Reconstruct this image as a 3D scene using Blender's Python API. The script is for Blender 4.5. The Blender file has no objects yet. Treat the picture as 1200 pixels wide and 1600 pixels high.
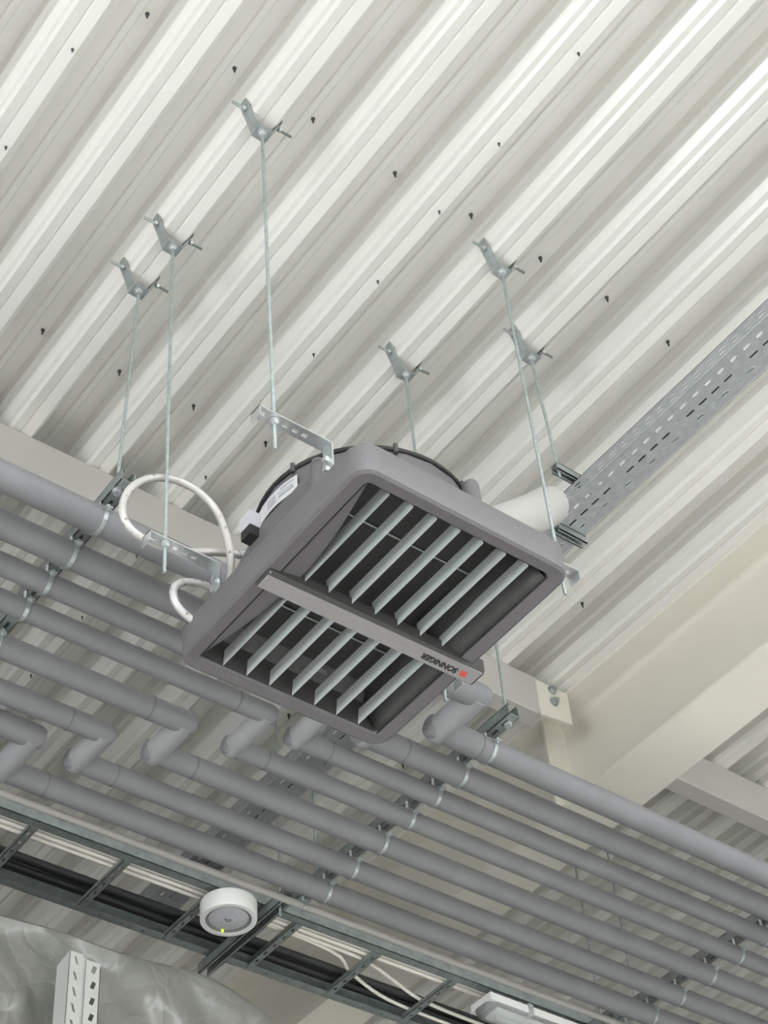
import bpy, bmesh, math, random
from mathutils import Vector, Matrix
random.seed(4)
SC = bpy.context.scene
COL = SC.collection
PI = math.pi

# ------------------------------------------------------------------ camera, world, lights, exposure
# world: X runs along the pipes, Y along the roof ribs, Z up; camera at the origin, floor at -1.6 m
RX = (0.7983, -0.5989, -0.0635); RY = (0.4045, 0.6113, -0.6802); RZ = (0.4462, 0.5173, 0.7303)
cam = bpy.data.cameras.new('camera'); camo = bpy.data.objects.new('camera', cam); COL.objects.link(camo)
camo.matrix_world = Matrix(((RX[0], -RY[0], -RZ[0], 0), (RX[1], -RY[1], -RZ[1], 0), (RX[2], -RY[2], -RZ[2], 0), (0, 0, 0, 1)))
cam.sensor_fit = 'VERTICAL'; cam.sensor_height = 24.0; cam.lens = 24.0 * 2788.4 / 1600.0
cam.clip_start = 0.05; cam.clip_end = 100
SC.camera = camo

W = bpy.data.worlds.new('daylight'); SC.world = W; W.use_nodes = True
W.node_tree.nodes['Background'].inputs[0].default_value = (0.95, 0.98, 1.0, 1)
W.node_tree.nodes['Background'].inputs[1].default_value = 7.0

def area_light(name, loc, target, sx, sy, power, col):
    l = bpy.data.lights.new(name, 'AREA'); l.shape = 'RECTANGLE'; l.size = sx; l.size_y = sy
    l.energy = power; l.color = col
    o = bpy.data.objects.new(name, l); COL.objects.link(o); o.location = loc
    d = Vector(target) - Vector(loc)
    o.rotation_euler = d.to_track_quat('-Z', 'Z').to_euler()
    return o
# daylight through the tall window band in the left wall
area_light('window_daylight', (-4.85, 1.6, 1.45), (2.0, 1.8, 2.6), 4.4, 2.7, 52, (0.96, 1.0, 0.99))

SC.view_settings.view_transform = 'Standard'; SC.view_settings.look = 'None'
SC.view_settings.gamma = 1.0; SC.view_settings.use_curve_mapping = False
SC.view_settings.exposure = 0.15

# ------------------------------------------------------------------ materials
def mat(name, col, rough=0.6, metal=0.0, var=0.06, scale=20.0, bump=0.0, bscale=200.0, spec=0.5, coat=0.0, warm=0.0):
    m = bpy.data.materials.new(name); m.use_nodes = True
    nt = m.node_tree; b = nt.nodes['Principled BSDF']
    b.inputs['Roughness'].default_value = rough; b.inputs['Metallic'].default_value = metal
    b.inputs['Specular IOR Level'].default_value = spec
    b.inputs['Coat Weight'].default_value = coat; b.inputs['Coat Roughness'].default_value = 0.15
    tc = nt.nodes.new('ShaderNodeTexCoord')
    n = nt.nodes.new('ShaderNodeTexNoise'); n.inputs['Scale'].default_value = scale; n.inputs['Detail'].default_value = 4
    r = nt.nodes.new('ShaderNodeValToRGB')
    r.color_ramp.elements[0].position = 0.3; r.color_ramp.elements[1].position = 0.7
    lo = [max(0, c * (1 - var)) for c in col]; hi = [min(1, c * (1 + var)) for c in col]
    hi[0] = min(1, hi[0] * (1 + warm))
    r.color_ramp.elements[0].color = (*lo, 1); r.color_ramp.elements[1].color = (*hi, 1)
    L = nt.links
    L.new(tc.outputs['Object'], n.inputs['Vector']); L.new(n.outputs['Fac'], r.inputs['Fac']); L.new(r.outputs['Color'], b.inputs['Base Color'])
    if bump > 0:
        n2 = nt.nodes.new('ShaderNodeTexNoise'); n2.inputs['Scale'].default_value = bscale; n2.inputs['Detail'].default_value = 3
        bp = nt.nodes.new('ShaderNodeBump'); bp.inputs['Strength'].default_value = bump; bp.inputs['Distance'].default_value = 0.002
        L.new(tc.outputs['Object'], n2.inputs['Vector']); L.new(n2.outputs['Fac'], bp.inputs['Height']); L.new(bp.outputs['Normal'], b.inputs['Normal'])
    return m

M = {}
M['deck'] = mat('white_painted_sheet', (0.80, 0.79, 0.75), 0.23, 0, 0.02, 3.0, spec=1.0)
M['cream'] = mat('cream_paint', (0.82, 0.785, 0.70), 0.45, 0, 0.03, 2.5)
M['purlin'] = mat('offwhite_paint', (0.54, 0.52, 0.49), 0.5, 0, 0.03, 3.0)
M['galv'] = mat('galvanised_steel', (0.46, 0.50, 0.50), 0.42, 0.75, 0.16, 45.0)
M['galv_dull'] = mat('dull_galvanised_steel', (0.34, 0.38, 0.37), 0.5, 0.6, 0.16, 30.0)
M['zinc'] = mat('bright_zinc', (0.66, 0.69, 0.70), 0.3, 0.85, 0.1, 60.0)
M['rod'] = mat('zinc_threaded_rod', (0.44, 0.50, 0.50), 0.45, 0.7, 0.15, 90.0, 0.6, 300.0)
M['dark_steel'] = mat('dark_steel', (0.09, 0.09, 0.09), 0.5, 0.5, 0.1, 40.0)
M['insul'] = mat('grey_foam_insulation', (0.21, 0.21, 0.222), 0.62, 0, 0.07, 7.0, 0.15, 160.0)
M['insul_lit'] = mat('lit_grey_foam_insulation', (0.30, 0.31, 0.315), 0.6, 0, 0.06, 9.0, 0.12, 160.0)  # pipe offsets painted paler, imitating light from the left
M['galv_tray'] = mat('matt_galvanised_sheet', (0.40, 0.42, 0.43), 0.55, 0.45, 0.10, 40.0)
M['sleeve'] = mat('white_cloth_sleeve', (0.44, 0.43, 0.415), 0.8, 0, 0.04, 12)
M['insul_joint'] = mat('foam_joint', (0.16, 0.16, 0.165), 0.75, 0, 0.05, 20.0)
M['plastic'] = mat('grey_speckled_plastic', (0.138, 0.130, 0.136), 0.55, 0, 0.12, 260.0, 0.25, 420.0)
M['plastic_rear'] = mat('grey_rear_plastic', (0.120, 0.117, 0.120), 0.55, 0, 0.12, 260.0, 0.25, 420.0)
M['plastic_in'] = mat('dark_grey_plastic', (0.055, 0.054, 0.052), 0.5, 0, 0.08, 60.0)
M['core'] = mat('exchanger_core', (0.035, 0.034, 0.032), 0.6, 0.2, 0.2, 120.0)
M['blade'] = mat('pale_grey_louvre_plastic', (0.58, 0.62, 0.62), 0.42, 0.0, 0.06, 200.0)
M['plate'] = mat('light_grey_badge', (0.30, 0.285, 0.285), 0.45, 0, 0.04, 80.0)
M['ink'] = mat('black_ink', (0.02, 0.02, 0.022), 0.5, 0, 0.05, 50)
M['red'] = mat('red_ink', (0.62, 0.10, 0.09), 0.5, 0, 0.05, 50)
M['white'] = mat('white_plastic', (0.78, 0.78, 0.76), 0.45, 0, 0.02, 30)
M['sticker'] = mat('paper_sticker', (0.50, 0.51, 0.52), 0.5, 0, 0.03, 60)
M['stickerprint'] = mat('sticker_print', (0.36, 0.37, 0.39), 0.6, 0, 0.1, 300)
M['black'] = mat('black_rubber', (0.018, 0.018, 0.018), 0.6, 0, 0.1, 30)
M['blackcable'] = mat('black_cable_sheath', (0.022, 0.024, 0.024), 0.55, 0, 0.15, 12)
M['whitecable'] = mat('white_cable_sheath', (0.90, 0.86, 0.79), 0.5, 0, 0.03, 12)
M['floor'] = mat('pale_concrete', (0.58, 0.57, 0.54), 0.8, 0, 0.1, 1.5)
M['wall'] = mat('grey_wall_panel', (0.11, 0.11, 0.105), 0.7, 0, 0.05, 1.0)
M['wall_light'] = mat('pale_wall_panel', (0.55, 0.55, 0.53), 0.7, 0, 0.04, 1.0)
M['lens'] = mat('grey_lens', (0.50, 0.50, 0.53), 0.35, 0, 0.08, 70)
M['lensring'] = mat('grey_ring', (0.22, 0.22, 0.21), 0.5, 0, 0.05, 50)
M['upright'] = mat('white_powder_coat', (0.42, 0.43, 0.405), 0.5, 0, 0.03, 25)
M['conduit'] = mat('pale_grey_conduit', (0.40, 0.38, 0.36), 0.5, 0, 0.04, 25)
M['yellowled'] = mat('yellow_green_led', (0.6, 0.75, 0.05), 0.4, 0, 0.02, 20)
b = M['yellowled'].node_tree.nodes['Principled BSDF']; b.inputs['Emission Color'].default_value = (0.7, 0.9, 0.05, 1); b.inputs['Emission Strength'].default_value = 0.6

def hose_material():
    m = bpy.data.materials.new('braided_steel_hose'); m.use_nodes = True; nt = m.node_tree; b = nt.nodes['Principled BSDF']
    b.inputs['Roughness'].default_value = 0.4; b.inputs['Metallic'].default_value = 0.25
    tc = nt.nodes.new('ShaderNodeTexCoord'); ch = nt.nodes.new('ShaderNodeTexVoronoi'); ch.inputs['Scale'].default_value = 46
    rp = nt.nodes.new('ShaderNodeValToRGB'); e = rp.color_ramp.elements
    e[0].position = 0.0; e[0].color = (0.16, 0.10, 0.10, 1); e[1].position = 0.30; e[1].color = (0.55, 0.53, 0.515, 1)
    nt.links.new(tc.outputs['Object'], ch.inputs['Vector']); nt.links.new(ch.outputs['Distance'], rp.inputs['Fac']); nt.links.new(rp.outputs['Color'], b.inputs['Base Color'])
    return m
M['hose'] = hose_material()

def film_material():
    m = bpy.data.materials.new('crinkled_plastic_film'); m.use_nodes = True; nt = m.node_tree; b = nt.nodes['Principled BSDF']
    b.inputs['Roughness'].default_value = 0.38; b.inputs['Coat Weight'].default_value = 0.45; b.inputs['Coat Roughness'].default_value = 0.12
    tc = nt.nodes.new('ShaderNodeTexCoord'); mp = nt.nodes.new('ShaderNodeMapping'); mp.inputs['Scale'].default_value = (2.4, 2.4, 2.0); mp.inputs['Rotation'].default_value = (0, 0.5, 0)
    n = nt.nodes.new('ShaderNodeTexNoise'); n.inputs['Scale'].default_value = 2.0; n.inputs['Detail'].default_value = 3; n.inputs['Distortion'].default_value = 0.6
    r = nt.nodes.new('ShaderNodeValToRGB'); r.color_ramp.elements[0].color = (0.150, 0.155, 0.140, 1); r.color_ramp.elements[1].color = (0.235, 0.235, 0.21, 1)
    vo = nt.nodes.new('ShaderNodeTexVoronoi'); vo.feature = 'DISTANCE_TO_EDGE'; vo.inputs['Scale'].default_value = 3.6
    mx = nt.nodes.new('ShaderNodeVectorMath'); mx.operation = 'ADD'
    ns = nt.nodes.new('ShaderNodeTexNoise'); ns.inputs['Scale'].default_value = 1.2
    bp = nt.nodes.new('ShaderNodeBump'); bp.inputs['Strength'].default_value = 0.34; bp.inputs['Distance'].default_value = 0.035
    L = nt.links; L.new(tc.outputs['Object'], mp.inputs['Vector']); L.new(mp.outputs['Vector'], n.inputs['Vector'])
    L.new(mp.outputs['Vector'], ns.inputs['Vector']); L.new(mp.outputs['Vector'], mx.inputs[0]); L.new(ns.outputs['Color'], mx.inputs[1]); L.new(mx.outputs[0], vo.inputs['Vector'])
    L.new(n.outputs['Fac'], r.inputs['Fac']); L.new(r.outputs['Color'], b.inputs['Base Color']); L.new(vo.outputs['Distance'], bp.inputs['Height']); L.new(bp.outputs['Normal'], b.inputs['Normal'])
    return m
M['film'] = film_material()

def clear_material():
    m = bpy.data.materials.new('clear_diffuser'); m.use_nodes = True; b = m.node_tree.nodes['Principled BSDF']
    b.inputs['Base Color'].default_value = (0.86, 0.90, 0.89, 1); b.inputs['Roughness'].default_value = 0.12; b.inputs['Transmission Weight'].default_value = 0.75
    b.inputs['IOR'].default_value = 1.3
    return m
M['clear'] = clear_material()

# ------------------------------------------------------------------ mesh helpers
def add(a, b): return (a[0] + b[0], a[1] + b[1], a[2] + b[2])

class MB:
    def __init__(s): s.v = []; s.f = []
    def box(s, x0, x1, y0, y1, z0, z1):
        n = len(s.v)
        s.v += [(x0, y0, z0), (x1, y0, z0), (x1, y1, z0), (x0, y1, z0), (x0, y0, z1), (x1, y0, z1), (x1, y1, z1), (x0, y1, z1)]
        s.f += [tuple(n + i for i in q) for q in ((3, 2, 1, 0), (4, 5, 6, 7), (0, 1, 5, 4), (1, 2, 6, 5), (2, 3, 7, 6), (3, 0, 4, 7))]
        return s
    def hexa(s, p):  # eight corners, bottom ring then top ring
        n = len(s.v); s.v += [tuple(q) for q in p]
        s.f += [tuple(n + i for i in q) for q in ((3, 2, 1, 0), (4, 5, 6, 7), (0, 1, 5, 4), (1, 2, 6, 5), (2, 3, 7, 6), (3, 0, 4, 7))]
        return s
    def loft(s, rings, cap0=True, cap1=True, closed=True):
        n = len(s.v); k = len(rings[0])
        for r in rings: s.v += [tuple(p) for p in r]
        for i in range(len(rings) - 1):
            for j in range(k if closed else k - 1):
                a = n + i * k + j; b = n + i * k + (j + 1) % k
                s.f.append((a, b, b + k, a + k))
        if cap0: s.f.append(tuple(n + j for j in reversed(range(k))))
        if cap1: s.f.append(tuple(n + (len(rings) - 1) * k + j for j in range(k)))
        return s
    def tube(s, path, r, n=12, caps=True):
        P = [Vector(p) for p in path]; rings = []; up = None
        for i, p in enumerate(P):
            t = (P[min(i + 1, len(P) - 1)] - P[max(i - 1, 0)]).normalized()
            if up is None:
                up = Vector((0, 0, 1)) if abs(t.z) < 0.9 else Vector((1, 0, 0))
            u = (up - t * up.dot(t)).normalized(); w = t.cross(u); up = u
            rr = r[i] if isinstance(r, (list, tuple)) else r
            # miter compensation is left out: bends are built from many short steps
            rings.append([tuple(p + u * (rr * math.cos(a)) + w * (rr * math.sin(a))) for a in (2 * PI * j / n for j in range(n))])
        return s.loft(rings, caps, caps)
    def prism(s, poly, axis, a0, a1):  # poly in the two other axes (cyclic order), extruded along axis
        def P(q, a):
            return {'x': (a, q[0], q[1]), 'y': (q[0], a, q[1]), 'z': (q[0], q[1], a)}[axis]
        return s.loft([[P(q, a0) for q in poly], [P(q, a1) for q in poly]])
    def plate(s, org, du, dv, dn, us, vs, hole, t):
        """sheet split by us x vs, cells where hole(u,v) is true are left open; org + u*du + v*dv, thickness t along dn"""
        org, du, dv, dn = Vector(org), Vector(du), Vector(dv), Vector(dn); idx = {}
        def vid(i, j, k):
            if (i, j, k) not in idx:
                idx[(i, j, k)] = len(s.v); s.v.append(tuple(org + du * us[i] + dv * vs[j] + dn * (t * k)))
            return idx[(i, j, k)]
        nu, nv = len(us) - 1, len(vs) - 1
        keep = [[not hole((us[i] + us[i + 1]) / 2, (vs[j] + vs[j + 1]) / 2) for j in range(nv)] for i in range(nu)]
        for i in range(nu):
            for j in range(nv):
                if not keep[i][j]: continue
                s.f.append((vid(i, j, 0), vid(i, j + 1, 0), vid(i + 1, j + 1, 0), vid(i + 1, j, 0)))
                s.f.append((vid(i, j, 1), vid(i + 1, j, 1), vid(i + 1, j + 1, 1), vid(i, j + 1, 1)))
                for di, dj, e in ((-1, 0, ((i, j), (i, j + 1))), (1, 0, ((i + 1, j + 1), (i + 1, j))), (0, -1, ((i + 1, j), (i, j))), (0, 1, ((i, j + 1), (i + 1, j + 1)))):
                    a, b = i + di, j + dj
                    if not (0 <= a < nu and 0 <= b < nv) or not keep[a][b]:
                        (p, q), (r2, w) = e
                        s.f.append((vid(p, q, 0), vid(p, q, 1), vid(r2, w, 1), vid(r2, w, 0)))
        return s
    def build(s, name, m, parent=None, smooth=False, fix=True, at=None):
        off = Vector((0, 0, 0))
        q = parent
        while q is not None: off += q.location; q = q.parent
        base = Vector(at) if at else Vector((0, 0, 0))
        me = bpy.data.meshes.new(name)
        me.from_pydata([tuple(Vector(p) - (off if at is None else base)) for p in s.v], [], s.f)
        if fix:
            bm = bmesh.new(); bm.from_mesh(me); bmesh.ops.recalc_face_normals(bm, faces=bm.faces); bm.to_mesh(me); bm.free()
        if smooth:
            me.polygons.foreach_set('use_smooth', [True] * len(me.polygons))
            if smooth is not True: me.set_sharp_from_angle(angle=smooth)
        me.materials.append(m); me.update()
        o = bpy.data.objects.new(name, me); COL.objects.link(o)
        if parent is not None: o.parent = parent
        if at is not None: o.location = base - off
        return o

def rrect(cx, cy, hx, hy, r, z, n=6):
    r = min(r, hx, hy); out = []
    for qx, qy, a0 in ((1, 1, 0), (-1, 1, PI / 2), (-1, -1, PI), (1, -1, 1.5 * PI)):
        for i in range(n + 1):
            a = a0 + PI / 2 * i / n
            out.append((cx + qx * (hx - r) + r * math.cos(a), cy + qy * (hy - r) + r * math.sin(a), z))
    return out

def hexpoly(cx, cy, r): return [(cx + r * math.cos(PI / 3 * k), cy + r * math.sin(PI / 3 * k)) for k in range(6)]
def circ(cx, cy, r, n=20): return [(cx + r * math.cos(2 * PI * k / n), cy + r * math.sin(2 * PI * k / n)) for k in range(n)]

def tag(o, label=None, cat=None, group=None, kind=None):
    if label: o['label'] = label
    if cat: o['category'] = cat
    if group: o['group'] = group
    if kind: o['kind'] = kind
    return o
def thing(name, loc, label, cat, group=None):
    o = bpy.data.objects.new(name, None); COL.objects.link(o); o.location = loc; o.empty_display_size = 0.1
    return tag(o, label, cat, group)
ORD = ['first', 'second', 'third', 'fourth', 'fifth', 'sixth', 'seventh', 'eighth', 'ninth', 'tenth']
SM = math.radians(35)

# ------------------------------------------------------------------ the setting
H = 4.33                      # underside of the roof ribs above the camera
PITCH = 0.279; E1 = 0.9645    # rib pitch; right edge of the first rib's flange
FL = 0.067                    # width of the rib's bottom flange
Y0, Y1 = -0.6, 9.4  # deck stops just behind the camera, an invented roof opening to admit skylight
RUN = [(0.011, 0.0094), (0.030, 0.0025), (0.022, 0.0187), (0.030, 0.0025), (0.011, 0.0094), (0.046, 0.0050)]
def rib_profile(x):           # one period, starting at the right edge of a flange and ending at the next one
    g = PITCH - FL
    p = []; h = 0; r = 0
    p.append((x, 0))
    for dh, dr in RUN: h += dh; r += dr; p.append((x + r, h))
    c = x + g / 2
    p += [(c - 0.014, 0.15), (c - 0.009, 0.143), (c + 0.009, 0.143), (c + 0.014, 0.15)]
    q = []; h = 0; r = 0
    q.append((x + g, 0))
    for dh, dr in RUN: h += dh; r += dr; q.append((x + g - r, h))
    p += list(reversed(q))
    f0 = x + g
    p += [(f0 + FL * 0.40, 0.0042), (f0 + FL * 0.47, 0.0085), (f0 + FL * 0.56, 0.0042)]
    return p
ceil_mb = MB().box(E1 - 24 * PITCH, E1 + 36 * PITCH, Y0, Y1, H + 0.158, H + 0.19)
ceiling = tag(ceil_mb.build('ceiling', M['deck']), 'white corrugated steel roof deck', None, None, 'structure')
for k in range(-24, 36, 4):
    pts = []
    for i in range(4): pts += rib_profile(E1 + (k + i) * PITCH)
    pts.append((E1 + (k + 4) * PITCH, 0))
    mb = MB(); mb.loft([[(x, Y0, H + z) for x, z in pts], [(x, Y1, H + z) for x, z in pts]], False, False, False)
    mb.build('roof_sheet', M['deck'], ceiling, fix=False)

def make_screw(p, ln=0.014, r=0.0035):
    return p
screw_mb = MB(); screw_mb.loft([[(x, y, 0.001) for x, y in circ(0, 0, 0.0055, 8)], [(x, y, -0.003) for x, y in circ(0, 0, 0.0055, 8)],
                                [(x, y, -0.004) for x, y in circ(0, 0, 0.0032, 8)], [(x, y, -0.017) for x, y in circ(0, 0, 0.0028, 8)], [(x, y, -0.023) for x, y in circ(0, 0, 0.0006, 8)]])
screw0 = None
def screw(x, y, z, sc=1.0):
    global screw0
    if screw0 is None:
        screw0 = screw_mb.build('screw', M['dark_steel'], None); o = screw0
    else:
        o = screw0.copy(); COL.objects.link(o)
    o.parent = ceiling; o.location = (x, y, z); o.scale = (sc, sc, sc)
for y in (2.065, 3.14, 4.215):
    for k in range(0, 17):
        x = E1 + k * PITCH + 0.139 + random.uniform(-.012, .012)
        screw(x, y + random.uniform(-.012, .012), H + 0.15, 1.15)
for k, ys in ((4, (1.422, 1.762, 2.034, 2.33, 2.659, 2.958, 3.262, 3.685, 4.043, 4.40, 4.75)), (0, (1.85, 2.187, 2.547, 2.85)), (8, (1.2, 1.55, 1.9, 2.25, 2.6, 2.95, 3.3))):
    for y in ys: screw(E1 + k * PITCH - 0.011, y, H + 0.001, 0.75)

floor = tag(MB().box(-5.2, 11.2, -6.4, 9.6, -1.75, -1.6).build('floor', M['floor']), 'pale concrete floor of the hall', None, None, 'structure')
wb = tag(MB().box(-5.2, 11.2, 9.4, 9.6, -1.6, H + 0.19).build('wall_back', M['wall']), 'grey wall behind the pipes', None, None, 'structure')
wf = tag(MB().box(-5.2, 11.2, -6.4, -6.2, -1.6, H + 0.19).build('wall_front', M['wall_light']), 'unseen pale wall added behind the camera', None, None, 'structure')  # added out of view to block direct skylight and reflect some back
wr = tag(MB().box(11.0, 11.2, -6.2, 9.4, -1.6, H + 0.19).build('wall_right', M['wall']), 'grey wall to the right of the girder', None, None, 'structure')
wl = MB(); wl.box(-5.2, -5.0, -6.2, 9.4, -1.6, 0.05).box(-5.2, -5.0, -6.2, 9.4, 2.85, H + 0.19).box(-5.2, -5.0, -6.2, -0.65, 0.05, 2.85).box(-5.2, -5.0, 3.85, 9.4, 0.05, 2.85)
wl = tag(wl.build('wall_left', M['wall']), 'grey wall with a wide window band', None, None, 'structure')

# ------------------------------------------------------------------ steel: purlins and girder
PY = 3.424
def purlin(x0, x1, label):
    t = thing('roof_purlin', ((x0 + x1) / 2, PY, 4.155), label, 'beam', 'off-white purlins under the roof deck')
    mb = MB(); mb.loft([[(x, y, z) for y, z in ((PY, 4.163), (PY + 0.006, 4.157), (PY + 0.074, 4.157), (PY + 0.08, 4.163), (PY + 0.08, H - 0.001), (PY, H - 0.001))] for x in (x0, x1)])
    mb.build('hollow_section', M['purlin'], t)
    return t
p1 = purlin(-4.9, 3.62, 'long off-white steel purlin under the deck, left of the cream girder')
p2 = purlin(4.002, 8.4, 'short off-white steel purlin in the shade, right of the cream girder')
g = thing('roof_girder', (3.88, 3.0, 3.87), 'deep cream painted steel I-girder crossing the right side under the roof deck', 'beam')
GX0, GX1, GZ = 3.765, 3.993, 3.872
MB().box(GX0, GX1, Y0, Y1, GZ, GZ + 0.016).build('bottom_flange', M['cream'], g)
MB().box(GX0 - 0.014, GX1, Y0, Y1, H - 0.017, H - 0.001).build('top_flange', M['cream'], g)
wm = MB(); prof = [(3.873, GZ + 0.016), (3.885, GZ + 0.016)]
fil = 0.024
def webprof(xw, s):
    out = [(xw + s * fil, GZ + 0.016)]
    for k in range(1, 6): a = PI / 2 * k / 6; out.append((xw + s * fil * (1 - math.sin(a)), GZ + 0.016 + fil * (1 - math.cos(a))))
    out.append((xw, GZ + 0.016 + fil)); out.append((xw, H - 0.017 - fil))
    for k in range(1, 6): a = PI / 2 * (6 - k) / 6; out.append((xw + s * fil * (1 - math.sin(a)), H - 0.017 - fil * (1 - math.cos(a))))
    out.append((xw + s * fil, H - 0.017)); return out
poly = webprof(3.872, -1) + list(reversed(webprof(3.886, 1)))
wm.loft([[(x, y, z) for x, z in poly] for y in (Y0, Y1)]); wm.build('web', M['cream'], g, smooth=SM)
for yy in (3.575,):
    MB().prism([(GX0 + 0.003, GZ + 0.016), (3.872, GZ + 0.016), (3.872, H - 0.017), (GX0 + 0.003, H - 0.017)], 'y', yy, yy + 0.010).build('stiffener_plate', M['cream'], g)
    MB().prism([(3.886, GZ + 0.016), (GX1 - 0.003, GZ + 0.016), (GX1 - 0.003, H - 0.017), (3.886, H - 0.017)], 'y', yy, yy + 0.010).build('stiffener_plate', M['cream'], g)
tab = MB().prism([(3.60, 4.145), (3.752, 4.165), (3.752, H - 0.018), (3.60, H - 0.018)], 'y', PY - 0.009, PY - 0.001).build('connection_plate', M['cream'], g)
for z in (4.29, 4.235):
    mb = MB(); mb.prism([(3.673 + 0.016 * math.cos(a), z + 0.016 * math.sin(a)) for a in [PI / 3 * k + .3 for k in range(6)]], 'y', PY - 0.024, PY - 0.011)
    mb.prism([(3.673 + 0.019 * math.cos(PI / 8 * k), z + 0.019 * math.sin(PI / 8 * k)) for k in range(16)], 'y', PY - 0.012, PY - 0.009)
    mb.prism([(3.673 + 0.008 * math.cos(PI / 5 * k), z + 0.008 * math.sin(PI / 5 * k)) for k in range(10)], 'y', PY - 0.034, PY - 0.024)
    mb.build('bolt', M['galv'], tab)

# ------------------------------------------------------------------ V-hangers on the ribs and threaded rods
def rib_x(n): return E1 + (n - 1) * PITCH - FL / 2
def v_hanger(x, y, label, full=True):
    zb = H - 0.052
    t = thing('deck_hanger', (x, y, zb), label, 'hanger', 'V-shaped deck hangers on the roof ribs')
    th = 0.003
    mb = MB()
    for s in (-1, 1):
        xa, xm, xt = x + s * 0.020, x + s * 0.0420, x + s * 0.0560
        rows = [(xa, zb, 0.019), (xm, zb + 0.054, 0.016), (xt, H + 0.036, 0.015), (xt + s * 0.003, H + 0.058, 0.013), (xt + s * 0.005, H + 0.072, 0.001)]
        rings = []
        for xx, zz, hw in rows: rings.append([(xx, y - hw, zz), (xx, y + hw, zz), (xx + s * th, y + hw, zz), (xx + s * th, y - hw, zz)])
        mb.loft(rings)
    mb.box(x - 0.023, x + 0.023, y - 0.021, y + 0.021, zb - th, zb)
    mb.build('v_plate', M['galv'], t)
    cr = MB(); cr.tube([(x - 0.098, y, H + 0.022), (x + 0.098, y, H + 0.022)], 0.0042, 10); cr.build('cross_rod', M['dark_steel' if not full else 'galv_dull'], t, True)
    for s in (-1, 1):
        xs = x + s * 0.0560
        nb = MB(); nb.prism([(y + 0.0085 * math.cos(PI / 3 * k), H + 0.022 + 0.0085 * math.sin(PI / 3 * k)) for k in range(6)], 'x', xs, xs + s * 0.008)
        nb.build('nut', M['zinc'], t)
    nb = MB(); nb.prism(circ(x, y, 0.0145, 16), 'z', zb - 0.006, zb - 0.003).prism(hexpoly(x, y, 0.0105), 'z', zb - 0.016, zb - 0.006)
    nb.build('nut', M['zinc'], t)
    return t
def rod(x0, y0, z0, x1, y1, z1, label, r=0.0046, group='threaded hanger rods'):
    t = thing('threaded_rod', (x1, y1, z1), label, 'rod', group)
    mb = MB(); mb.tube([(x0, y0, z0), (x1, y1, z1)], r, 10); mb.build('shaft', M['rod'], t, SM)
    return t
def rod_nut(t, x, y, z):
    mb = MB(); mb.prism(hexpoly(x, y, 0.0105), 'z', z - 0.005, z + 0.005).prism(circ(x, y, 0.014, 14), 'z', z + 0.005, z + 0.008)
    return mb.build('nut', M['zinc'], t)
ZT = H - 0.06
hang = [  # rib, y, rod bottom (x, y, z), label of hanger, label of rod
    (3, 2.540, (1.494, 2.527, 2.955), 'galvanised V hanger above the braided hose loop, second lowest on its rib', 'threaded rod running down in front of the hose loop to the heater bracket'),
    (3, 2.086, (1.494, 2.075, 2.955), 'galvanised V hanger on the roof deck, highest of all in the picture', 'longest-looking threaded rod, from the highest hanger to the upper left heater bracket'),
    (6, 2.070, (2.326, 2.065, 2.950), 'galvanised V hanger above the right corner of the heater, with a long crossing rod', 'threaded rod crossing in front of the cable tray at the right corner of the heater'),
    (6, 2.535, (2.328, 2.530, 2.955), 'galvanised V hanger just above the round top of the heater', 'short-looking threaded rod vanishing behind the round top of the heater'),
    (3, 2.724, (1.497, 2.790, 3.505), 'galvanised V hanger furthest left, above the end of the strut channel', 'leftmost threaded rod, holding the end of the left strut channel'),
    (7, 2.267, (2.664, 2.299, 3.800), 'galvanised V hanger partly behind a rod, above the end of the perforated tray', 'thin threaded rod ending at the trapeze under the perforated cable tray')]
RODS = []
for rb, y, bt, lh, lr in hang:
    v_hanger(rib_x(rb), y, lh); RODS.append(rod(rib_x(rb), y, ZT, *bt, lr))
rod_far = [((2.965, 2.957), 3.49, H + 0.02, 'threaded rod seen below the badge end of the heater, holding the middle strut channel'),
           ((2.945, 3.925), 3.50, H + 0.02, 'threaded rod glimpsed between the pipes at the far end of the middle strut'),
           ((2.925, 4.11), 3.45, H + 0.02, 'threaded rod glimpsed between the pipes beside the near rail of the cable ladder'),
           ((4.40, 3.945), 3.50, H + 0.02, 'dim threaded rod between the pipes at far end of the right strut channel'),
           ((4.38, 4.11), 3.45, H + 0.02, 'dim threaded rod between the pipes above the tube lamp')]
for (x, y), zb, zt, lb in rod_far: RODS.append(rod(x, y, zt + 0.128, x, y, zb, lb))
rod_nut(RODS[0], 1.494, 2.527, 3.041); rod_nut(RODS[1], 1.494, 2.075, 3.041); rod_nut(RODS[2], 2.326, 2.066, 3.041); rod_nut(RODS[3], 2.328, 2.53, 3.041)

# ------------------------------------------------------------------ unit heater
K = 0.984
HC = (1.937, 2.325, 2.88)
heater = thing('air_heater', tuple(c * K for c in HC), 'big grey plastic ceiling air heater with pale louvres hung in the centre', 'heater')
def hk(mb): mb.v = [(x * K, y * K, z * K) for x, y, z in mb.v]; return mb
cx, cy = HC[0], HC[1]
mb = MB()
mb.loft([rrect(cx, cy, .262, .334, .014, 2.886), rrect(cx, cy, .264, .338, .014, 2.880), rrect(cx, cy, .295, .366, .040, 2.876), rrect(cx, cy, .3035, .3735, .047, 2.881), rrect(cx, cy, .3060, .3755, .049, 2.889),
         rrect(cx, cy, .3060, .3755, .049, 2.960), rrect(cx, cy, .300, .369, .052, 2.974), rrect(cx, cy, .282, .350, .060, 2.988), rrect(cx, cy, .262, .300, .10, 2.991)], False, False)
hk(mb).build('front_housing', M['plastic'], heater, math.radians(28))
mb = MB()
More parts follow.
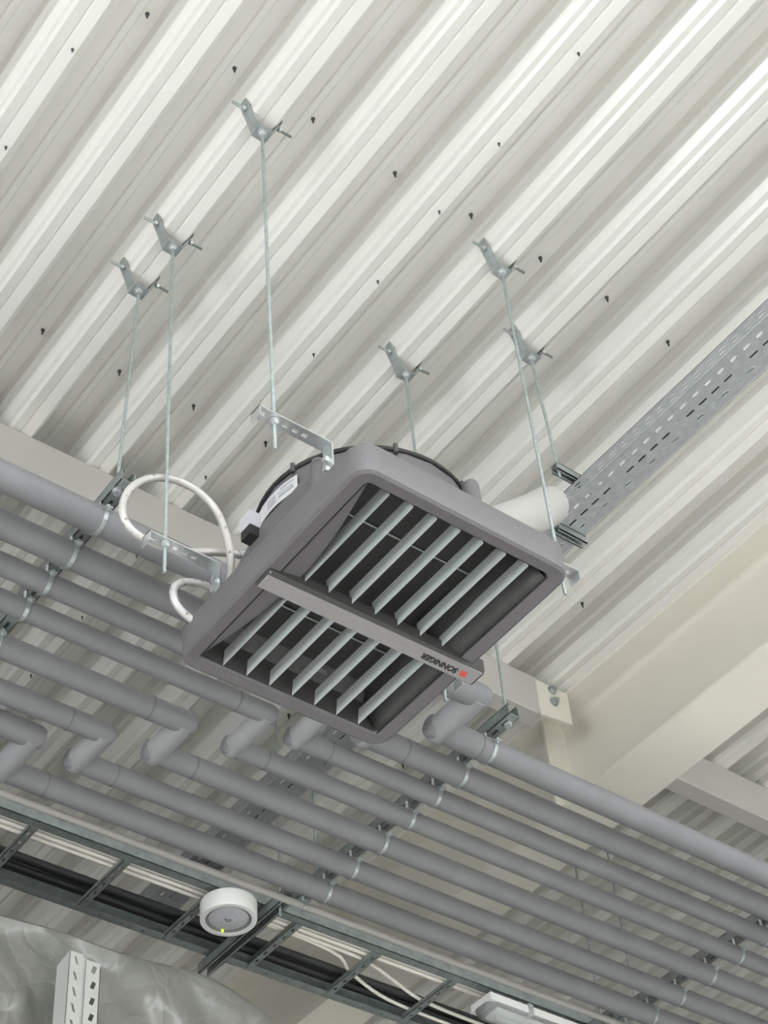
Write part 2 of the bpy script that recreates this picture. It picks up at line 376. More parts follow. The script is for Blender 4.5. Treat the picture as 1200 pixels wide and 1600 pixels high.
def circ_like(r, z, n=28):
    return [(cx + r * math.cos(a), cy + r * math.sin(a), z) for a in [PI / 2 * (q + i / 6) for q in range(4) for i in range(7)]]
mb.loft([rrect(cx, cy, .274, .300, .12, 2.984), rrect(cx, cy, .273, .296, .16, 3.03), rrect(cx, cy, .272, .286, .22, 3.07), circ_like(.270, 3.115), circ_like(.267, 3.175), circ_like(.245, 3.185)], False, True)
hk(mb).build('rear_cone', M['plastic_rear'], heater, math.radians(40))
mb = MB(); n = 56
mb.tube([(cx + .268 * math.cos(2 * PI * k / n), cy + .268 * math.sin(2 * PI * k / n), 3.176) for k in range(n + 1)], 0.0065, 8, False)
hk(mb).build('fan_guard_ring', M['black'], heater, True)
for a in (-1.15, -0.35, 0.5, 1.6, 2.5, 3.4, 4.35):
    x, y = cx + .272 * math.cos(a), cy + .272 * math.sin(a)
    mb = MB(); mb.tube([(x, y, 3.160), (x, y, 3.190)], 0.006, 8); hk(mb).build('guard_clip', M['plastic_in'], heater)
for (x, y) in ((cx - .262, cy - .168), (cx + .262, cy - .168), (cx + .262, cy + .168), (cx + .075, cy - .312), (cx + .075, cy + .312)):
    mb = MB(); mb.loft([[(px, py, z) for px, py in circ(x, y, r, 16)] for r, z in ((.021, 2.975), (.020, 3.092), (.017, 3.103), (.009, 3.108))])
    hk(mb).build('corner_post', M['plastic'], heater, SM)
# inside of the outlet
MB_core = MB().box(cx - .256, cx + .256, cy - .292, cy + .292, 2.990, 3.000)
hk(MB_core).build('exchanger_core', M['core'], heater)
mb = MB(); mb.loft([rrect(cx, cy, .261, .333, .014, 2.885), rrect(cx, cy, .259, .325, .014, 2.958), rrect(cx, cy, .254, .288, .014, 2.992)], False, False); hk(mb).build('inner_duct', M['plastic_in'], heater)
for y in (cy - .16, cy + .17):
    mb = MB(); mb.tube([(cx - .25, y, 2.985), (cx + .25, y, 2.985)], 0.0022, 6); hk(mb).build('guard_wire', M['galv_dull'], heater)
for s in (-1, 1):       # the curved side deflectors
    N = 14; rows = []
    for j in range(6):
        u = j / 5
        row = []
        for i in range(N + 1):
            tt = i / N; yy = cy - .322 + .644 * tt
            depth = (0.012 if s < 0 else 0.055) + (0.046 if s < 0 else 0.05) * math.sin(PI * tt)
            x = cx + s * (.263 - depth * (u ** 0.8)); z = 2.8835 + (0.010 if s < 0 else 0.135) * (u ** (1.0 if s < 0 else 1.5))
            row.append((x, yy, z))
        rows.append(row)
    mb = MB(); mb.loft(rows, False, False, False)
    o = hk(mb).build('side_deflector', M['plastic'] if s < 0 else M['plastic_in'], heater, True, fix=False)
    md = o.modifiers.new('thick', 'SOLIDIFY'); md.thickness = 0.003
for i in range(7):      # louvres, seven in each half
    x = 1.742 + i * 0.0667
    for ya, yb in ((1.998, 2.326), (2.366, 2.686)):
        mb = MB(); dx = 0.010
        sec = [(x, 2.886), (x + .0024, 2.888), (x + .0034, 2.932), (x + .0010, 2.932)]
        mb.prism(sec, 'y', ya, yb); hk(mb).build('louvre_blade', M['blade'], heater)
bar = hk(MB().loft([[(x, y, z) for y, z in ((2.318, 2.872), (2.324, 2.863), (2.370, 2.863), (2.376, 2.872), (2.376, 2.905), (2.318, 2.905))] for x in (1.645, 2.272)])).build('centre_bar', M['plastic_in'], heater)
for sx in (-1, 1): hk(MB().box(cx + sx * .2615 - .0012, cx + sx * .2615 + .0012, cy - .330, cy + .330, 2.8795, 2.884)).build('panel_seam', M['core'], heater)
hk(MB().hexa([(1.648, 2.327, 2.8605), (2.266, 2.321, 2.8605), (2.266, 2.367, 2.8605), (1.646, 2.370, 2.8605), (1.646, 2.327, 2.8632), (2.266, 2.321, 2.8632), (2.266, 2.367, 2.8632), (1.646, 2.370, 2.8632)])).build('badge_plate', M['plate'], bar)
hk(MB().tube([(1.648, 2.321, 2.862), (1.6415, 2.318, 2.935)], 0.0013, 6)).build('retaining_pin', M['zinc'], bar)
def text_mesh(body, size, width):
    cu = bpy.data.curves.new('logo_text', 'FONT'); cu.body = body; cu.size = size; cu.extrude = 0.0004; cu.offset = 0.0006
    o = bpy.data.objects.new('tmp_text', cu); COL.objects.link(o); bpy.context.view_layer.update()
    me = bpy.data.meshes.new_from_object(o.evaluated_get(bpy.context.evaluated_depsgraph_get())); bpy.data.objects.remove(o)
    xs = [v.co.x for v in me.vertices]; x0, x1 = min(xs), max(xs); ys = [v.co.y for v in me.vertices]; y0, y1 = min(ys), max(ys)
    return me, x0, x1, y0, y1
me, x0, x1, y0, y1 = text_mesh('SONNIGER', 0.02, 0)
LW, LH = 0.108 * K, 0.0185 * K
ox, oy, oz = 2.208 * K, 2.3385 * K, 2.8598 * K
for v in me.vertices:
    u = (v.co.x - x0) / (x1 - x0) * LW; w = (v.co.y - y0) / (y1 - y0) * LH
    v.co = (ox - u - HC[0] * K, oy + w - 0.0 * u - HC[1] * K, oz - v.co.z - HC[2] * K)
me.materials.clear(); me.materials.append(M['ink']); me.name = 'logo_text'
lt = bpy.data.objects.new('logo_text', me); COL.objects.link(lt); lt.parent = bar
# red square mark, slightly slanted, in three strips
for q in range(3):
    ya = 2.338 + q * 0.0062
    hk(MB().hexa([(2.2155 + (q * .0012), ya, 2.8595), (2.234 + (q * .0012), ya, 2.8595), (2.2352 + (q * .0012), ya + .0058, 2.8595), (2.2167 + (q * .0012), ya + .0058, 2.8595),
                  (2.2155 + (q * .0012), ya, 2.861), (2.234 + (q * .0012), ya, 2.861), (2.2352 + (q * .0012), ya + .0058, 2.861), (2.2167 + (q * .0012), ya + .0058, 2.861)])).build('logo_mark', M['red'], bar)
# rating sticker on the left of the drum
def on_drum(a, z, off=0.0):
    r = 0.272 + off; return (cx + r * math.cos(a), cy + r * math.sin(a), z)
mb = MB(); A0, A1 = PI + 0.31, PI - 0.33
rows = [[on_drum(A0 + (A1 - A0) * i / 12, z, .0035) for i in range(13)] for z in (3.088, 3.140)]
mb.loft(rows, False, False, False); stk = hk(mb).build('rating_sticker', M['sticker'], heater, True, fix=False)
for (a0, a1, z0, z1) in ((A0 - .03, A0 - .20, 3.128, 3.132), (A0 - .05, A0 - .22, 3.105, 3.120), (A0 - .27, A0 - .38, 3.100, 3.128)):
    mb = MB(); mb.loft([[on_drum(a0 + (a1 - a0) * i / 6, z, .0048) for i in range(7)] for z in (z0, z1)], False, False, False)
    hk(mb).build('printed_line', M['stickerprint'], stk, True, fix=False)
# terminal box
tb = hk(MB().box(cx - .300, cx - .262, cy + .060, cy + .103, 3.080, 3.128)).build('terminal_box', M['lens'], heater)
hk(MB().box(cx - .298, cx - .262, cy + .062, cy + .100, 3.050, 3.080)).build('cable_gland_block', M['black'], tb)
# four suspension brackets
for s, X in ((-1, 1.494), (1, 2.327)):
    for Yb in (2.072, 2.528):
        mb = MB(); xo = X + s * 0.050; xi = 1.906 + s * 0.270; hw = 0.017; z = 3.050; t_ = 0.004
        us = [0]; holes = []
        Lg = abs(xi - xo)
        for c in (0.018, 0.050, 0.078, 0.104, 0.130):
            holes.append((c - 0.007, c + 0.007)); us += [c - 0.007, c + 0.007]
        us = sorted(us + [Lg]); vs = [-hw, -0.005, 0.005, hw]
        mb.plate((xo, Yb, z), (-s, 0, 0), (0, 1, 0), (0, 0, 1), us, vs, lambda u, v: abs(v) < 0.005 and any(a < u < b_ for a, b_ in holes), t_)
        mb.box(min(xi, xi - s * t_), max(xi, xi - s * t_), Yb - hw, Yb + hw, 2.942, z + t_)
        mb.hexa([(xo, Yb - hw, z), (xo, Yb + hw, z), (xo + s * .003, Yb + hw, z), (xo + s * .003, Yb - hw, z), (xo, Yb - hw, z + t_), (xo, Yb + hw, z + t_), (xo + s * .003, Yb + hw, z + t_), (xo + s * .003, Yb - hw, z + t_)])
        mb.box(min(xo, xo + s * .003), max(xo, xo + s * .003), Yb - hw, Yb + hw, z - 0.028, z + t_)
        br = mb.build('suspension_bracket', M['zinc'], heater)
        for zz in (2.972, 3.005):
            bb = MB(); bb.prism([(Yb + 0.009 * math.cos(PI / 3 * k), zz + 0.009 * math.sin(PI / 3 * k)) for k in range(6)], 'x', xi + s * 0.0, xi + s * 0.011)
            bb.build('bolt', M['zinc'], br)

# ------------------------------------------------------------------ braided hoses
def smooth_path(pts, n=8):
    P = [Vector(p) for p in pts]; P = [P[0] * 2 - P[1]] + P + [P[-1] * 2 - P[-2]]; out = []
    for i in range(1, len(P) - 2):
        for k in range(n):
            t = k / n; a, b_, c, d = P[i - 1], P[i], P[i + 1], P[i + 2]
            out.append(0.5 * ((2 * b_) + (c - a) * t + (2 * a - 5 * b_ + 4 * c - d) * t * t + (3 * b_ - a - 3 * c + d) * t ** 3))
    out.append(P[-2]); return [tuple(p) for p in out]
def hose(pts, label, r, ends):
    t = thing('braided_hose', pts[0], label, 'hose', 'braided water hoses on the heater')
    mb = MB(); mb.tube(smooth_path(pts), r, 12); mb.build('hose_body', M['hose'], t, True)
    for a, b_ in ends:
        A, B = Vector(a), Vector(b_); d = (B - A)
        mb = MB(); mb.tube([A, A + d * .45, A + d * .451, B], [r * 1.18, r * 1.18, r * 1.5, r * 1.5], 10, True); mb.build('end_fitting', M['galv'], t, SM)
    return t
hose([(1.745, 2.560, 3.182), (1.655, 2.562, 3.142), (1.583, 2.564, 3.105), (1.505, 2.566, 3.080), (1.432, 2.567, 3.088), (1.397, 2.566, 3.130), (1.404, 2.562, 3.207), (1.448, 2.556, 3.275),
      (1.513, 2.548, 3.310), (1.580, 2.540, 3.305), (1.634, 2.533, 3.262), (1.664, 2.530, 3.190), (1.680, 2.530, 3.105), (1.678, 2.535, 3.035), (1.672, 2.55, 2.985)],
     'white braided hose curling in a big loop left of the heater', 0.0098, [((1.722, 2.561, 3.172), (1.775, 2.559, 3.194))])
hose([(1.690, 2.575, 3.02), (1.640, 2.580, 3.035), (1.585, 2.584, 3.020), (1.557, 2.587, 2.985), (1.563, 2.588, 2.945), (1.590, 2.588, 2.920), (1.622, 2.585, 2.908), (1.66, 2.58, 2.92)],
     'white braided hose in a small tight loop under the lower heater bracket', 0.0098, [((1.66, 2.5785, 3.03), (1.70, 2.574, 3.018))])

# ------------------------------------------------------------------ seven insulated pipes with offsets, struts, clamps
ZP = 3.41
PIPES = [  # y left, y right, x of the offset, radius
    (2.850, 3.028, 2.745, .0400), (2.998, 3.164, 2.575, .0385), (3.125, 3.289, 2.412, .0318), (3.245, 3.422, 2.277, .0312),
    (3.405, 3.566, 2.098, .0358), (3.570, 3.723, 1.925, .0345), (3.692, 3.871, 1.760, .0380)]
XA, XB = -4.9, 8.3
for i, (ya, yb, xo, r) in enumerate(PIPES):
    t = thing('insulated_pipe', (xo, (ya + yb) / 2, ZP), 'grey foam-insulated pipe, %s of seven counted from the heater, with a sideways offset' % ORD[i], 'pipe', 'grey insulated pipes on the struts')
    rr = r * 1.03
    mb = MB(); mb.tube([(XA, ya, ZP), (xo - r * .4, ya, ZP), (xo + r * .45, ya, ZP), (xo + r * .85, ya, ZP), (xo + r * 1.02, ya, ZP)], [r, r, r * .99, r * .86, r * .5], 22); mb.build('pipe_run', M['insul'], t, SM)
    mb = MB(); mb.tube([(xo - r * 1.02, yb, ZP), (xo - r * .85, yb, ZP), (xo - r * .45, yb, ZP), (xo + r * .4, yb, ZP), (XB, yb, ZP)], [r * .5, r * .86, r * .99, r, r], 22); mb.build('pipe_run', M['insul'], t, SM)
    mb = MB(); mb.tube([(xo, ya - r * .3, ZP - .002), (xo, ya, ZP - .002), (xo, yb, ZP - .002), (xo, yb + r * .45, ZP - .002), (xo, yb + r * .8, ZP - .002), (xo, yb + r * .98, ZP - .002)], [rr, rr, rr, rr * .95, rr * .74, rr * .4], 22); mb.build('pipe_offset', M['insul_lit'], t, SM)
    for xs, yy in ((xo - r * 3.4, ya), (xo + r * 3.6, yb)):
        mb = MB(); mb.tube([(xs, yy, ZP), (xs + .006, yy, ZP)], r + .0008, 22); mb.build('joint_seam', M['insul_joint'], t, SM)
# thin conduit that runs along the ladder
YC, ZC_, RC = 3.990, 3.424, .0125
con = thing('conduit_pipe', (2.9, YC, ZC_), 'thin pale grey conduit running along the near edge of the cable ladder', 'pipe')
mb = MB(); mb.tube([(XA, YC, ZC_), (XB, YC, ZC_)], RC, 14); mb.build('tube', M['conduit'], con, SM)

STRUTS = [(1.505, 2.745, 4.05, 'left strut', 'slotted steel strut channel carrying the pipes at the left edge of the picture'),
          (2.955, 2.915, 4.05, 'middle strut', 'slotted steel strut channel carrying the pipes below the badge end of the heater'),
          (4.400, 3.00, 4.05, 'right strut', 'slotted steel strut channel carrying the pipes in the lower right corner')]
def strut(x, y0, y1, z0, label, w=0.041, h=0.041, group='strut channels under the rods', flip=False):
    t = thing('strut_channel', (x, y0, z0), label, 'channel', group)
    mb = MB(); L_ = y1 - y0; us = [0]; hol = []
    u = 0.03
    while u + 0.04 < L_: hol.append((u, u + 0.03)); us += [u, u + 0.03]; u += 0.05
    us = us + [L_]
    mb.plate((x, y0, z0), (0, 1, 0), (1, 0, 0), (0, 0, 1), us, [-w / 2, -0.0065, 0.0065, w / 2], lambda a, b_: abs(b_) < 0.0065 and any(p < a < q for p, q in hol), 0.0025)
    mb.box(x - w / 2, x - w / 2 + 0.0025, y0, y1, z0, z0 + h); mb.box(x + w / 2 - 0.0025, x + w / 2, y0, y1, z0, z0 + h)
    mb.box(x - w / 2, x - w / 2 + 0.009, y0, y1, z0 + h - 0.0025, z0 + h); mb.box(x + w / 2 - 0.009, x + w / 2, y0, y1, z0 + h - 0.0025, z0 + h)
    if flip: mb.v = [(a, b_, 2 * z0 + h - c) for a, b_, c in mb.v]
    mb.build('channel', M['galv_dull'], t); return t
SO = [strut(x, a, b_, 3.478, lb) for x, a, b_, _, lb in STRUTS]
rod_nut(RODS[4], 1.497, 2.788, 3.470); rod_nut(RODS[6], 2.965, 2.957, 3.470)
for k, (sx, sy0, sy1, sn, _) in enumerate(STRUTS):
    for i, (ya, yb, xo, r) in enumerate(PIPES + [(YC, YC, 0, RC)]):
        yy = ya if sx < xo else yb
        if k == 2 and i < 1: pass
        zc = ZP if i < 7 else ZC_
        x = sx - 0.022
        wh = ('the %s grey pipe' % ORD[i]) if i < 7 else 'the thin conduit'
        t = thing('pipe_clamp', (x, yy, zc + r), 'zinc ring clamp holding %s under the %s' % (wh, sn), 'clamp', 'zinc pipe clamps under the struts')
        mb = MB(); n = 20; rings = []
        for q in range(n + 1):
            a = 2 * PI * q / n + PI / 2
            ca, sa = math.cos(a), math.sin(a); ri, ro = r - .0005, r + .0035
            rings.append([(x - .006, yy + ri * ca, zc + ri * sa), (x + .006, yy + ri * ca, zc + ri * sa), (x + .006, yy + ro * ca, zc + ro * sa), (x - .006, yy + ro * ca, zc + ro * sa)])
        mb.loft(rings, False, False); mb.build('strap', M['galv'], t)
        mb = MB(); mb.tube([(x, yy, zc + r + .004), (x, yy, 3.478)], 0.005, 8); mb.build('stud', M['zinc'], t)
        mb = MB(); mb.box(x - .009, x + .009, yy - r - .016, yy - r - .002, zc + .002, zc + .008); mb.tube([(x, yy - r - .010, zc - .006), (x, yy - r - .010, zc + .016)], .0035, 8)
        mb.build('closing_screw', M['galv'], t)

# ------------------------------------------------------------------ perforated cable tray
TX0, TX1, TZ = 2.722, 2.848, 3.76
TY0, TY1 = 0.2, 4.75
tray = thing('cable_tray', ((TX0 + TX1) / 2, 2.4, TZ), 'perforated galvanised cable tray running under the deck to the upper right corner', 'cable tray')
mb = MB(); us = [0]; hol = []; Lt = TY1 - TY0; u = 0.02; q = 0
W_ = TX1 - TX0
while u + 0.06 < Lt:
    us += [u, u + 0.006, u + 0.03, u + 0.036]
    hol.append((u, u + 0.03, 0.026, 0.033)); 
    if q % 5 != 4: hol.append((u + 0.006, u + 0.036, 0.061, 0.067))
    hol.append((u, u + 0.03, 0.094, 0.099)) if q % 2 else None
    u += 0.05; q += 1
us = sorted(set(round(x, 4) for x in us + [Lt])); vs = [0, .026, .033, .061, .067, .094, .099, W_]
mb.plate((TX0, TY0, TZ), (0, 1, 0), (1, 0, 0), (0, 0, 1), us, vs, lambda a, b_: any(p < a < q_ and c < b_ < d for p, q_, c, d in hol) , 0.0015)
for k in range(int(Lt / 0.05)):
    for vx in (0.0295, 0.0965):
        y = TY0 + 0.035 + k * 0.05
        a = [(TX0 + vx + .0072 * math.cos(2 * PI * j / 10), y + .0175 * math.sin(2 * PI * j / 10), TZ) for j in range(10)]
        b2 = [(TX0 + vx + .0060 * math.cos(2 * PI * j / 10), y + .0135 * math.sin(2 * PI * j / 10), TZ - .0014) for j in range(10)]
        c2 = [(TX0 + vx + .0042 * math.cos(2 * PI * j / 10), y + .0115 * math.sin(2 * PI * j / 10), TZ + .0005) for j in range(10)]
        mb.loft([a, b2, c2], False, False)
mb.build('tray_base', M['galv_tray'], tray)
for s, X in ((-1, TX0), (1, TX1)):
    mb = MB(); us = [0]; hol2 = []; u = 0.03
    while u + 0.04 < Lt: hol2.append((u, u + 0.024)); us += [u, u + 0.024]; u += 0.05
    us.append(Lt)
    mb.plate((X, TY0, TZ), (0, 1, 0), (0, 0, 1), (-s, 0, 0), us, [0, .016, .0215, .032, .0375, .055], lambda a, b_: (0.016 < b_ < 0.0215 or .032 < b_ < .0375) and any(p < a < q_ for p, q_ in hol2), 0.0015)
    mb.box(min(X, X - s * .010), max(X, X - s * .010), TY0, TY1, TZ + 0.053, TZ + 0.055)
    mb.build('tray_side', M['galv_tray'], tray)
for X in (TX0, TX1):
    mb = MB(); mb.tube([(X, TY0, TZ + .001), (X, TY1, TZ + .001)], .0022, 8); mb.build('rolled_edge', M['zinc'], tray, SM)
def tray_rail(y, x0, x1, label, TZ=TZ):
    t = thing('support_rail', ((x0 + x1) / 2, y, TZ - 0.024), label, 'channel', 'support rails under the perforated tray')
    mb = MB(); w = 0.026; z0, z1 = TZ - 0.030, TZ - 0.0005
    mb.box(x0, x1, y - w / 2, y + w / 2, z1 - .003, z1); mb.box(x0, x1, y - w / 2, y - w / 2 + .003, z0, z1); mb.box(x0, x1, y + w / 2 - .003, y + w / 2, z0, z1)
    mb.box(x0, x1, y - w / 2, y - w / 2 + .008, z0, z0 + .003); mb.box(x0, x1, y + w / 2 - .008, y + w / 2, z0, z0 + .003)
    mb.build('rail_body', M['galv_dull'], t); return t
tray_rail(2.300, 2.648, 2.875, 'short galvanised rail end poking out left of the perforated tray at the thin rod', TZ + 0.0865)
tray_rail(2.425, 2.748, 2.856, 'open galvanised rail under the perforated tray beside the heater corner')

# white sleeve from the tray to the heater
sl = thing('cable_sleeve', (2.10, 2.33, 3.17), 'soft white cable sleeve sloping from the perforated tray down behind the heater', 'sleeve')
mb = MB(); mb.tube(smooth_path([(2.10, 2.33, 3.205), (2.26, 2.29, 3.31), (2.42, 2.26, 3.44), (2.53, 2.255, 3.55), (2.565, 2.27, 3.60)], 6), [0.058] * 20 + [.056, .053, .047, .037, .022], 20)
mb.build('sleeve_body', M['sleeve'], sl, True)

# ------------------------------------------------------------------ cable ladder with cables
LZ = 3.53; LYA, LYB = 4.176, 4.535; LX0, LX1 = -4.8, 8.2
lad = thing('cable_ladder', (2.9, (LYA + LYB) / 2, LZ), 'galvanised cable ladder with rungs running along the bottom of the picture', 'cable ladder')
for y0, sg in ((LYA, 1), (LYB, -1)):
    mb = MB(); t_ = .002; yb = y0 + sg * t_
    us = [0]; hol = []; u = 0.04
    while u < LX1 - LX0 - .03: hol.append((u, u + .010)); us += [u, u + .010]; u += .085
    us.append(LX1 - LX0)
    mb.plate((LX0, y0, LZ), (1, 0, 0), (0, sg, 0), (0, 0, 1), us, [0, .012, .017, .036], lambda a, b_: .012 < b_ < .017 and any(p < a < q_ for p, q_ in hol), t_)
    mb.box(LX0, LX1, min(y0, yb), max(y0, yb), LZ, LZ + .060)
    y3 = y0 + sg * .014; mb.box(LX0, LX1, min(y0, y3), max(y0, y3), LZ + .058, LZ + .060)
    mb.build('side_rail', M['galv_dull'], lad)
for k in range(-6, 10):
    x = 2.047 + .3415 * k; mb = MB(); y0, y1 = LYA + .030, LYB - .030
    us = [0]; hol = []; u = .03; L_ = y1 - y0
    while u < L_ - .03: hol.append((u, u + .018)); us += [u, u + .018]; u += .055
    us.append(L_)
    mb.plate((x, y0, LZ - .004), (0, 1, 0), (1, 0, 0), (0, 0, 1), us, [-.014, -.004, .004, .014], lambda a, b_: abs(b_) < .004 and any(p < a < q_ for p, q_ in hol), .0018)
    mb.box(x - .014, x - .0122, y0, y1, LZ - .004, LZ + .014); mb.box(x + .0122, x + .014, y0, y1, LZ - .004, LZ + .014)
    mb.build('rung', M['galv_dull'], lad)
def cable(pts, r, m, label, group):
    mb = MB(); mb.tube(smooth_path(pts, 4), r, 8)
    o = mb.build('cable', m, None, True, at=pts[0]); tag(o, label, 'cable', group); return o
rnd = random.Random(11)
cable([(2.81, .4, TZ + .012), (2.81, 1.3, TZ + .012), (2.80, 1.65, TZ + .012), (2.787, 1.9, TZ + .012), (2.786, 2.5, TZ + .012), (2.786, 3.4, TZ + .012), (2.786, 4.6, TZ + .012)], .009, M['blackcable'], 'black cable glimpsed through the slots of the perforated tray', 'cables in the perforated tray')
for k in range(6):
    base = LYA + .060 + .0125 * k
    pts = []
    x = LX0 + .05
    while x < 2.95 if k >= 4 else x < LX1 - .05:
        pts.append((x, base + rnd.uniform(-.0008, .0008), LZ + .0222 + rnd.uniform(-.0006, .0006) + (.008 if k % 2 else 0))); x += .33
    if k == 5: pts += [(3.28, base + .015, LZ + .026), (3.42, base + .085, LZ + .0225), (3.60, base + .150, LZ + .0225), (3.80, base + .172, LZ + .0225), (4.2, base + .18, LZ + .0225)]
    if k == 4: pts += [(3.32, base + .003, LZ + .0225), (3.46, base + .020, LZ + .0225), (3.60, base + .065, LZ + .0225), (3.74, base + .108, LZ + .0225), (3.95, base + .125, LZ + .0225), (4.3, base + .13, LZ + .0225)]
    lb = ['white cable lying tight against the near ladder rail', 'second white cable from the near ladder rail', 'third white cable from the near ladder rail', 'fourth white cable from the near ladder rail',
          'white cable that leaves the bundle later and drifts towards the middle of the ladder', 'white cable that leaves the bundle first and crosses furthest to the middle of the ladder'][k]
    cable(pts, .0068, M['whitecable'], lb, 'white cables on the ladder')
for k in range(4):
    base = LYA + .250 + .0264 * k; pts = []; x = LX0 + .05
    while x < LX1 - .05:
        pts.append((x, base + rnd.uniform(-.0008, .0008), LZ + .0450 + (.014 if k % 2 else 0) + rnd.uniform(-.0005, .0005))); x += .3
    cable(pts, .0140, M['blackcable'], '%s of four thick black cables on the ladder, counted towards the far rail' % ORD[k], 'black cables on the ladder')
for x, y0, y1, lb in ((2.925, 4.06, 4.585, 'steel strut crossing under the cable ladder beside the round lamp'), (4.38, 4.06, 4.585, 'steel strut crossing under the cable ladder near the tube lamp')):
    strut(x, y0, y1, LZ - .005 - .041, lb, flip=True)

# ------------------------------------------------------------------ lamps
LC = (2.782, 4.206, 3.44)
lamp = thing('round_lamp', LC, 'round white surface-mounted lamp under the cable ladder', 'lamp')
RL = .0955; h = .066
mb = MB(); lx, ly, lz = LC
mb.loft([[(x, y, lz + z) for x, y in circ(lx, ly, r, 40)] for r, z in ((RL * .80, .008), (RL * .82, 0), (RL * .985, 0), (RL, .003), (RL, h - .004), (RL * .97, h))], False, True)
mb.build('housing', M['white'], lamp, SM)
mb = MB(); mb.loft([[(x, y, lz + z) for x, y in circ(lx, ly, r, 40)] for r, z in ((RL * .71, .006), (RL * .815, .003), (RL * .815, .012))], False, False); mb.build('trim_ring', M['lensring'], lamp, SM)
mb = MB(); mb.loft([[(x, y, lz + z) for x, y in circ(lx, ly, r, 36)] for r, z in ((RL * .08, .0015), (RL * .5, .003), (RL * .715, .0075), (RL * .715, .02))], True, True); lens = mb.build('lens', M['lens'], lamp, SM)
for dx, dy, w in ((-.010, .002, .010), (.004, -.004, .014), (.006, .006, .008), (-.002, .010, .006)):
    MB().box(lx + dx - w / 2, lx + dx + w / 2, ly + dy - .0015, ly + dy + .0015, lz + .0005, lz + .002).build('printed_mark', M['ink'], lens)
mb = MB(); ex, ey = lx + .018, ly + .064
mb.loft([[(x, y, lz + z) for x, y in circ(ex, ey, r, 12)] for r, z in ((.0054, .006), (.0052, -.001), (.0026, -.0032))]); mb.build('indicator', M['yellowled'], lamp, SM)
mb = MB(); mb.box(lx - .07, lx + .10, ly - .012, ly + .012, lz + h, lz + h + .004); mb.box(lx - .060, lx - .044, ly - .010, ly + .012, lz + h + .003, LZ - .0045); mb.build('mounting_strap', M['galv_dull'], lamp)

fx0, fx1, fy, fz = 3.852, 5.10, 4.19, 3.436
fl = thing('tube_lamp', (fx0, fy, fz), 'long clear plastic tube lamp under the cable ladder at the bottom edge', 'lamp')
def dsec(w, hh, z): return [(fy + w * math.cos(a), z - hh * math.sin(a)) for a in [PI * k / 10 for k in range(11)]]
mb = MB(); mb.loft([[(x, fy + (p[0] - fy) * s, fz + .015 + (p[1] - fz - .015) * s) for p in dsec(.052, .045, fz + .015)] for x, s in ((fx0, .55), (fx0 + .012, .85), (fx0 + .035, 1), (fx1, 1))]); mb.build('diffuser', M['clear'], fl, SM)
MB().box(fx0 + .004, fx1, fy - .056, fy + .056, fz + .015, fz + .045).build('housing', M['white'], fl)
MB().box(fx0 + .05, fx1, fy - .028, fy + .028, fz + .004, fz + .012).build('gear_tray', M['white'], fl)
mb = MB(); mb.tube([(fx0 + .06, fy, fz - .010), (fx1, fy, fz - .010)], .011, 12); mb.build('lamp_tube', M['white'], fl, SM)
for x in (fx0 + .18, fx0 + .75):
    MB().box(x, x + .022, fy - .061, fy + .061, fz + .008, fz + .052).build('clip', M['zinc'], fl)
    MB().box(x + .004, x + .018, fy - .006, fy + .006, fz + .045, LZ - .004).build('hanging_strap', M['galv_dull'], fl)

# ------------------------------------------------------------------ rack upright and film-wrapped load
rack = thing('storage_rack', (2.07, 3.9, -1.6), 'white perforated steel rack upright in the lower left corner', 'rack')
mb = MB(); y0 = 3.85; zt = 2.862
us = [0]; hol = []; u = 0.02
while u < 4.4: hol.append((u, u + .024)); us += [u, u + .024]; u += .05
us.append(zt + 1.6)
hol_top = hol
def slotted_strip(mb, xa, xb, ztop, zbot, y, t, cxs, hw, hl, slant, pitch=.05):
    z = ztop; first = True
    while z > zbot + .001:
        z2 = max(zbot, z - pitch); zc = (z + z2) / 2
        out = [(xa, z), (xb, z), (xb, z2), (xa, z2)]
        inn = [(cxs - hw - slant, zc + hl), (cxs + hw - slant, zc + hl * .8), (cxs + hw + slant, zc - hl), (cxs - hw + slant, zc - hl * .8)]
        n = len(mb.v)
        for yy in (y, y + t): mb.v += [(p[0], yy, p[1]) for p in out + inn]
        for k in range(4):
            j = (k + 1) % 4
            mb.f += [(n + k, n + j, n + 4 + j, n + 4 + k), (n + 8 + k, n + 12 + k, n + 12 + j, n + 8 + j), (n + 4 + k, n + 4 + j, n + 12 + j, n + 12 + k)]
        z = z2
slotted_strip(mb, 2.018, 2.062, zt, -1.6, y0, .002, 2.040, .0045, .014, .004)
slotted_strip(mb, 2.072, 2.118, zt - .012, -1.6, y0, .002, 2.097, .0062, .0125, -.0035)
mb.box(2.060, 2.074, y0 + .004, y0 + .006, -1.6, zt - .004)
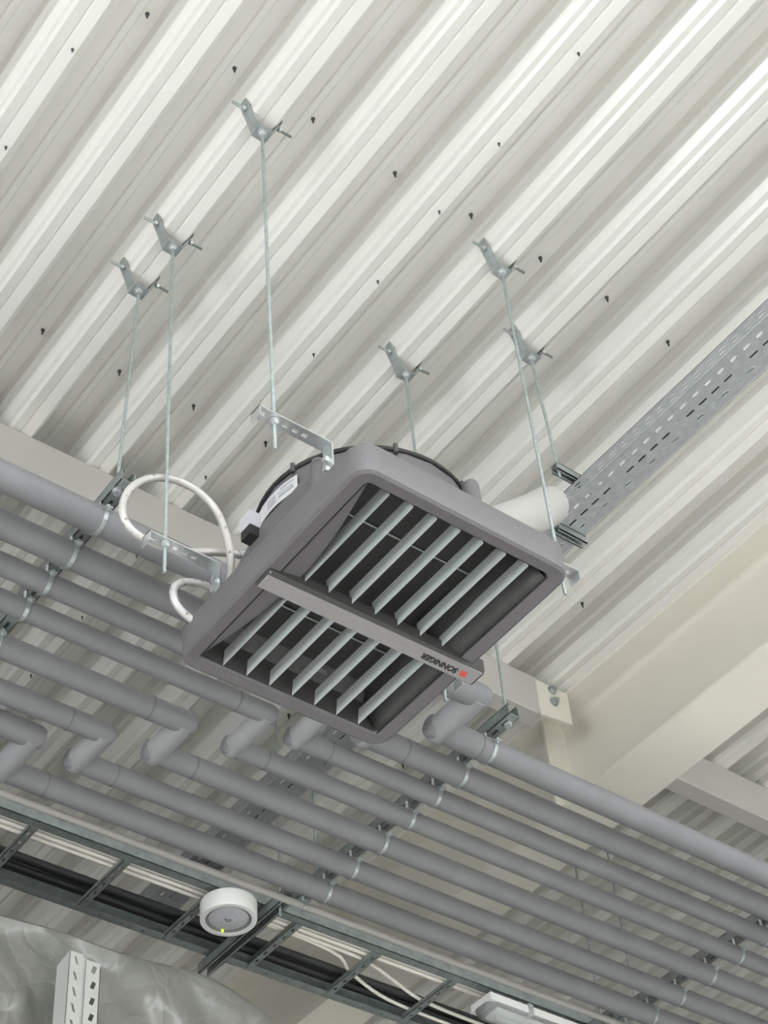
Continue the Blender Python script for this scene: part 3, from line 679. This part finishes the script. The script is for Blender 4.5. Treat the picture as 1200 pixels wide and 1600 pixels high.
mb.hexa([(2.018, y0, -1.6), (2.020, y0, -1.6), (2.020, y0 + .07, -1.6), (2.018, y0 + .07, -1.6), (2.018, y0, zt), (2.020, y0, zt), (2.020, y0 + .07, zt - .012), (2.018, y0 + .07, zt - .012)])
mb.box(2.116, 2.118, y0, y0 + .07, -1.6, zt - .02)
mb.build('upright', M['upright'], rack)
MB().box(-.5, 3.0, y0 + .072, y0 + .122, 1.55, 1.66).build('beam', M['upright'], rack)
MB().box(-.5, 3.0, y0 + .122, y0 + 1.1, 1.63, 1.66).build('shelf', M['galv_dull'], rack)
MB().box(-.5, -.4, y0 + .075, y0 + 1.1, -1.6, 1.56).build('end_frame', M['upright'], rack)
MB().box(2.03, 2.11, y0 + 1.03, y0 + 1.1, -1.6, 1.64).build('rear_upright', M['upright'], rack)

NX, NZ, NY = 90, 44, 20
lx0, lx1, ly0, ly1, lz0, lz1 = -.3, 2.80, 4.0, 4.9, 1.662, 3.042
mb = MB()
def wr_(x, z): return .018 * math.sin(7 * x + 3 * z) * math.sin(5 * z - 2 * x) + .012 * math.sin(19 * x - 11 * z + 2 * math.sin(6 * z)) + .007 * math.sin(37 * x + 29 * z + 3 * math.sin(9 * x))
def sag(x): return -.010 * math.sin(4.2 * x) + .006 * math.sin(13 * x) - .05 * max(0, (x - 2.55) / .25) ** 2
rings = []
for i in range(NX + 1):
    x = lx0 + (lx1 - lx0) * i / NX; ring = []; top = lz1 + sag(x)
    for j in range(NZ + 1): z = lz0 + (top - .03 - lz0) * j / NZ; ring.append((x, ly0 + wr_(x, z) * (1 if j < NZ else .4), z))
    for j in range(1, 4): a = PI / 2 * j / 4; ring.append((x, ly0 + .03 * (1 - math.cos(a)), top - .03 + .03 * math.sin(a)))
    for j in range(NY + 1): y = ly0 + .03 + (ly1 - ly0 - .03) * j / NY; ring.append((x, y, top + .008 * math.sin(9 * x + 7 * y)))
    ring.append((x, ly1, lz0)); rings.append(ring)
mb.loft(rings, True, True)
ld = mb.build('wrapped_load', M['film'], None, SM, at=((lx0 + lx1) / 2, 4.4, lz0))
tag(ld, 'large load wrapped in crinkled translucent plastic film, lower left corner', 'wrapped load')
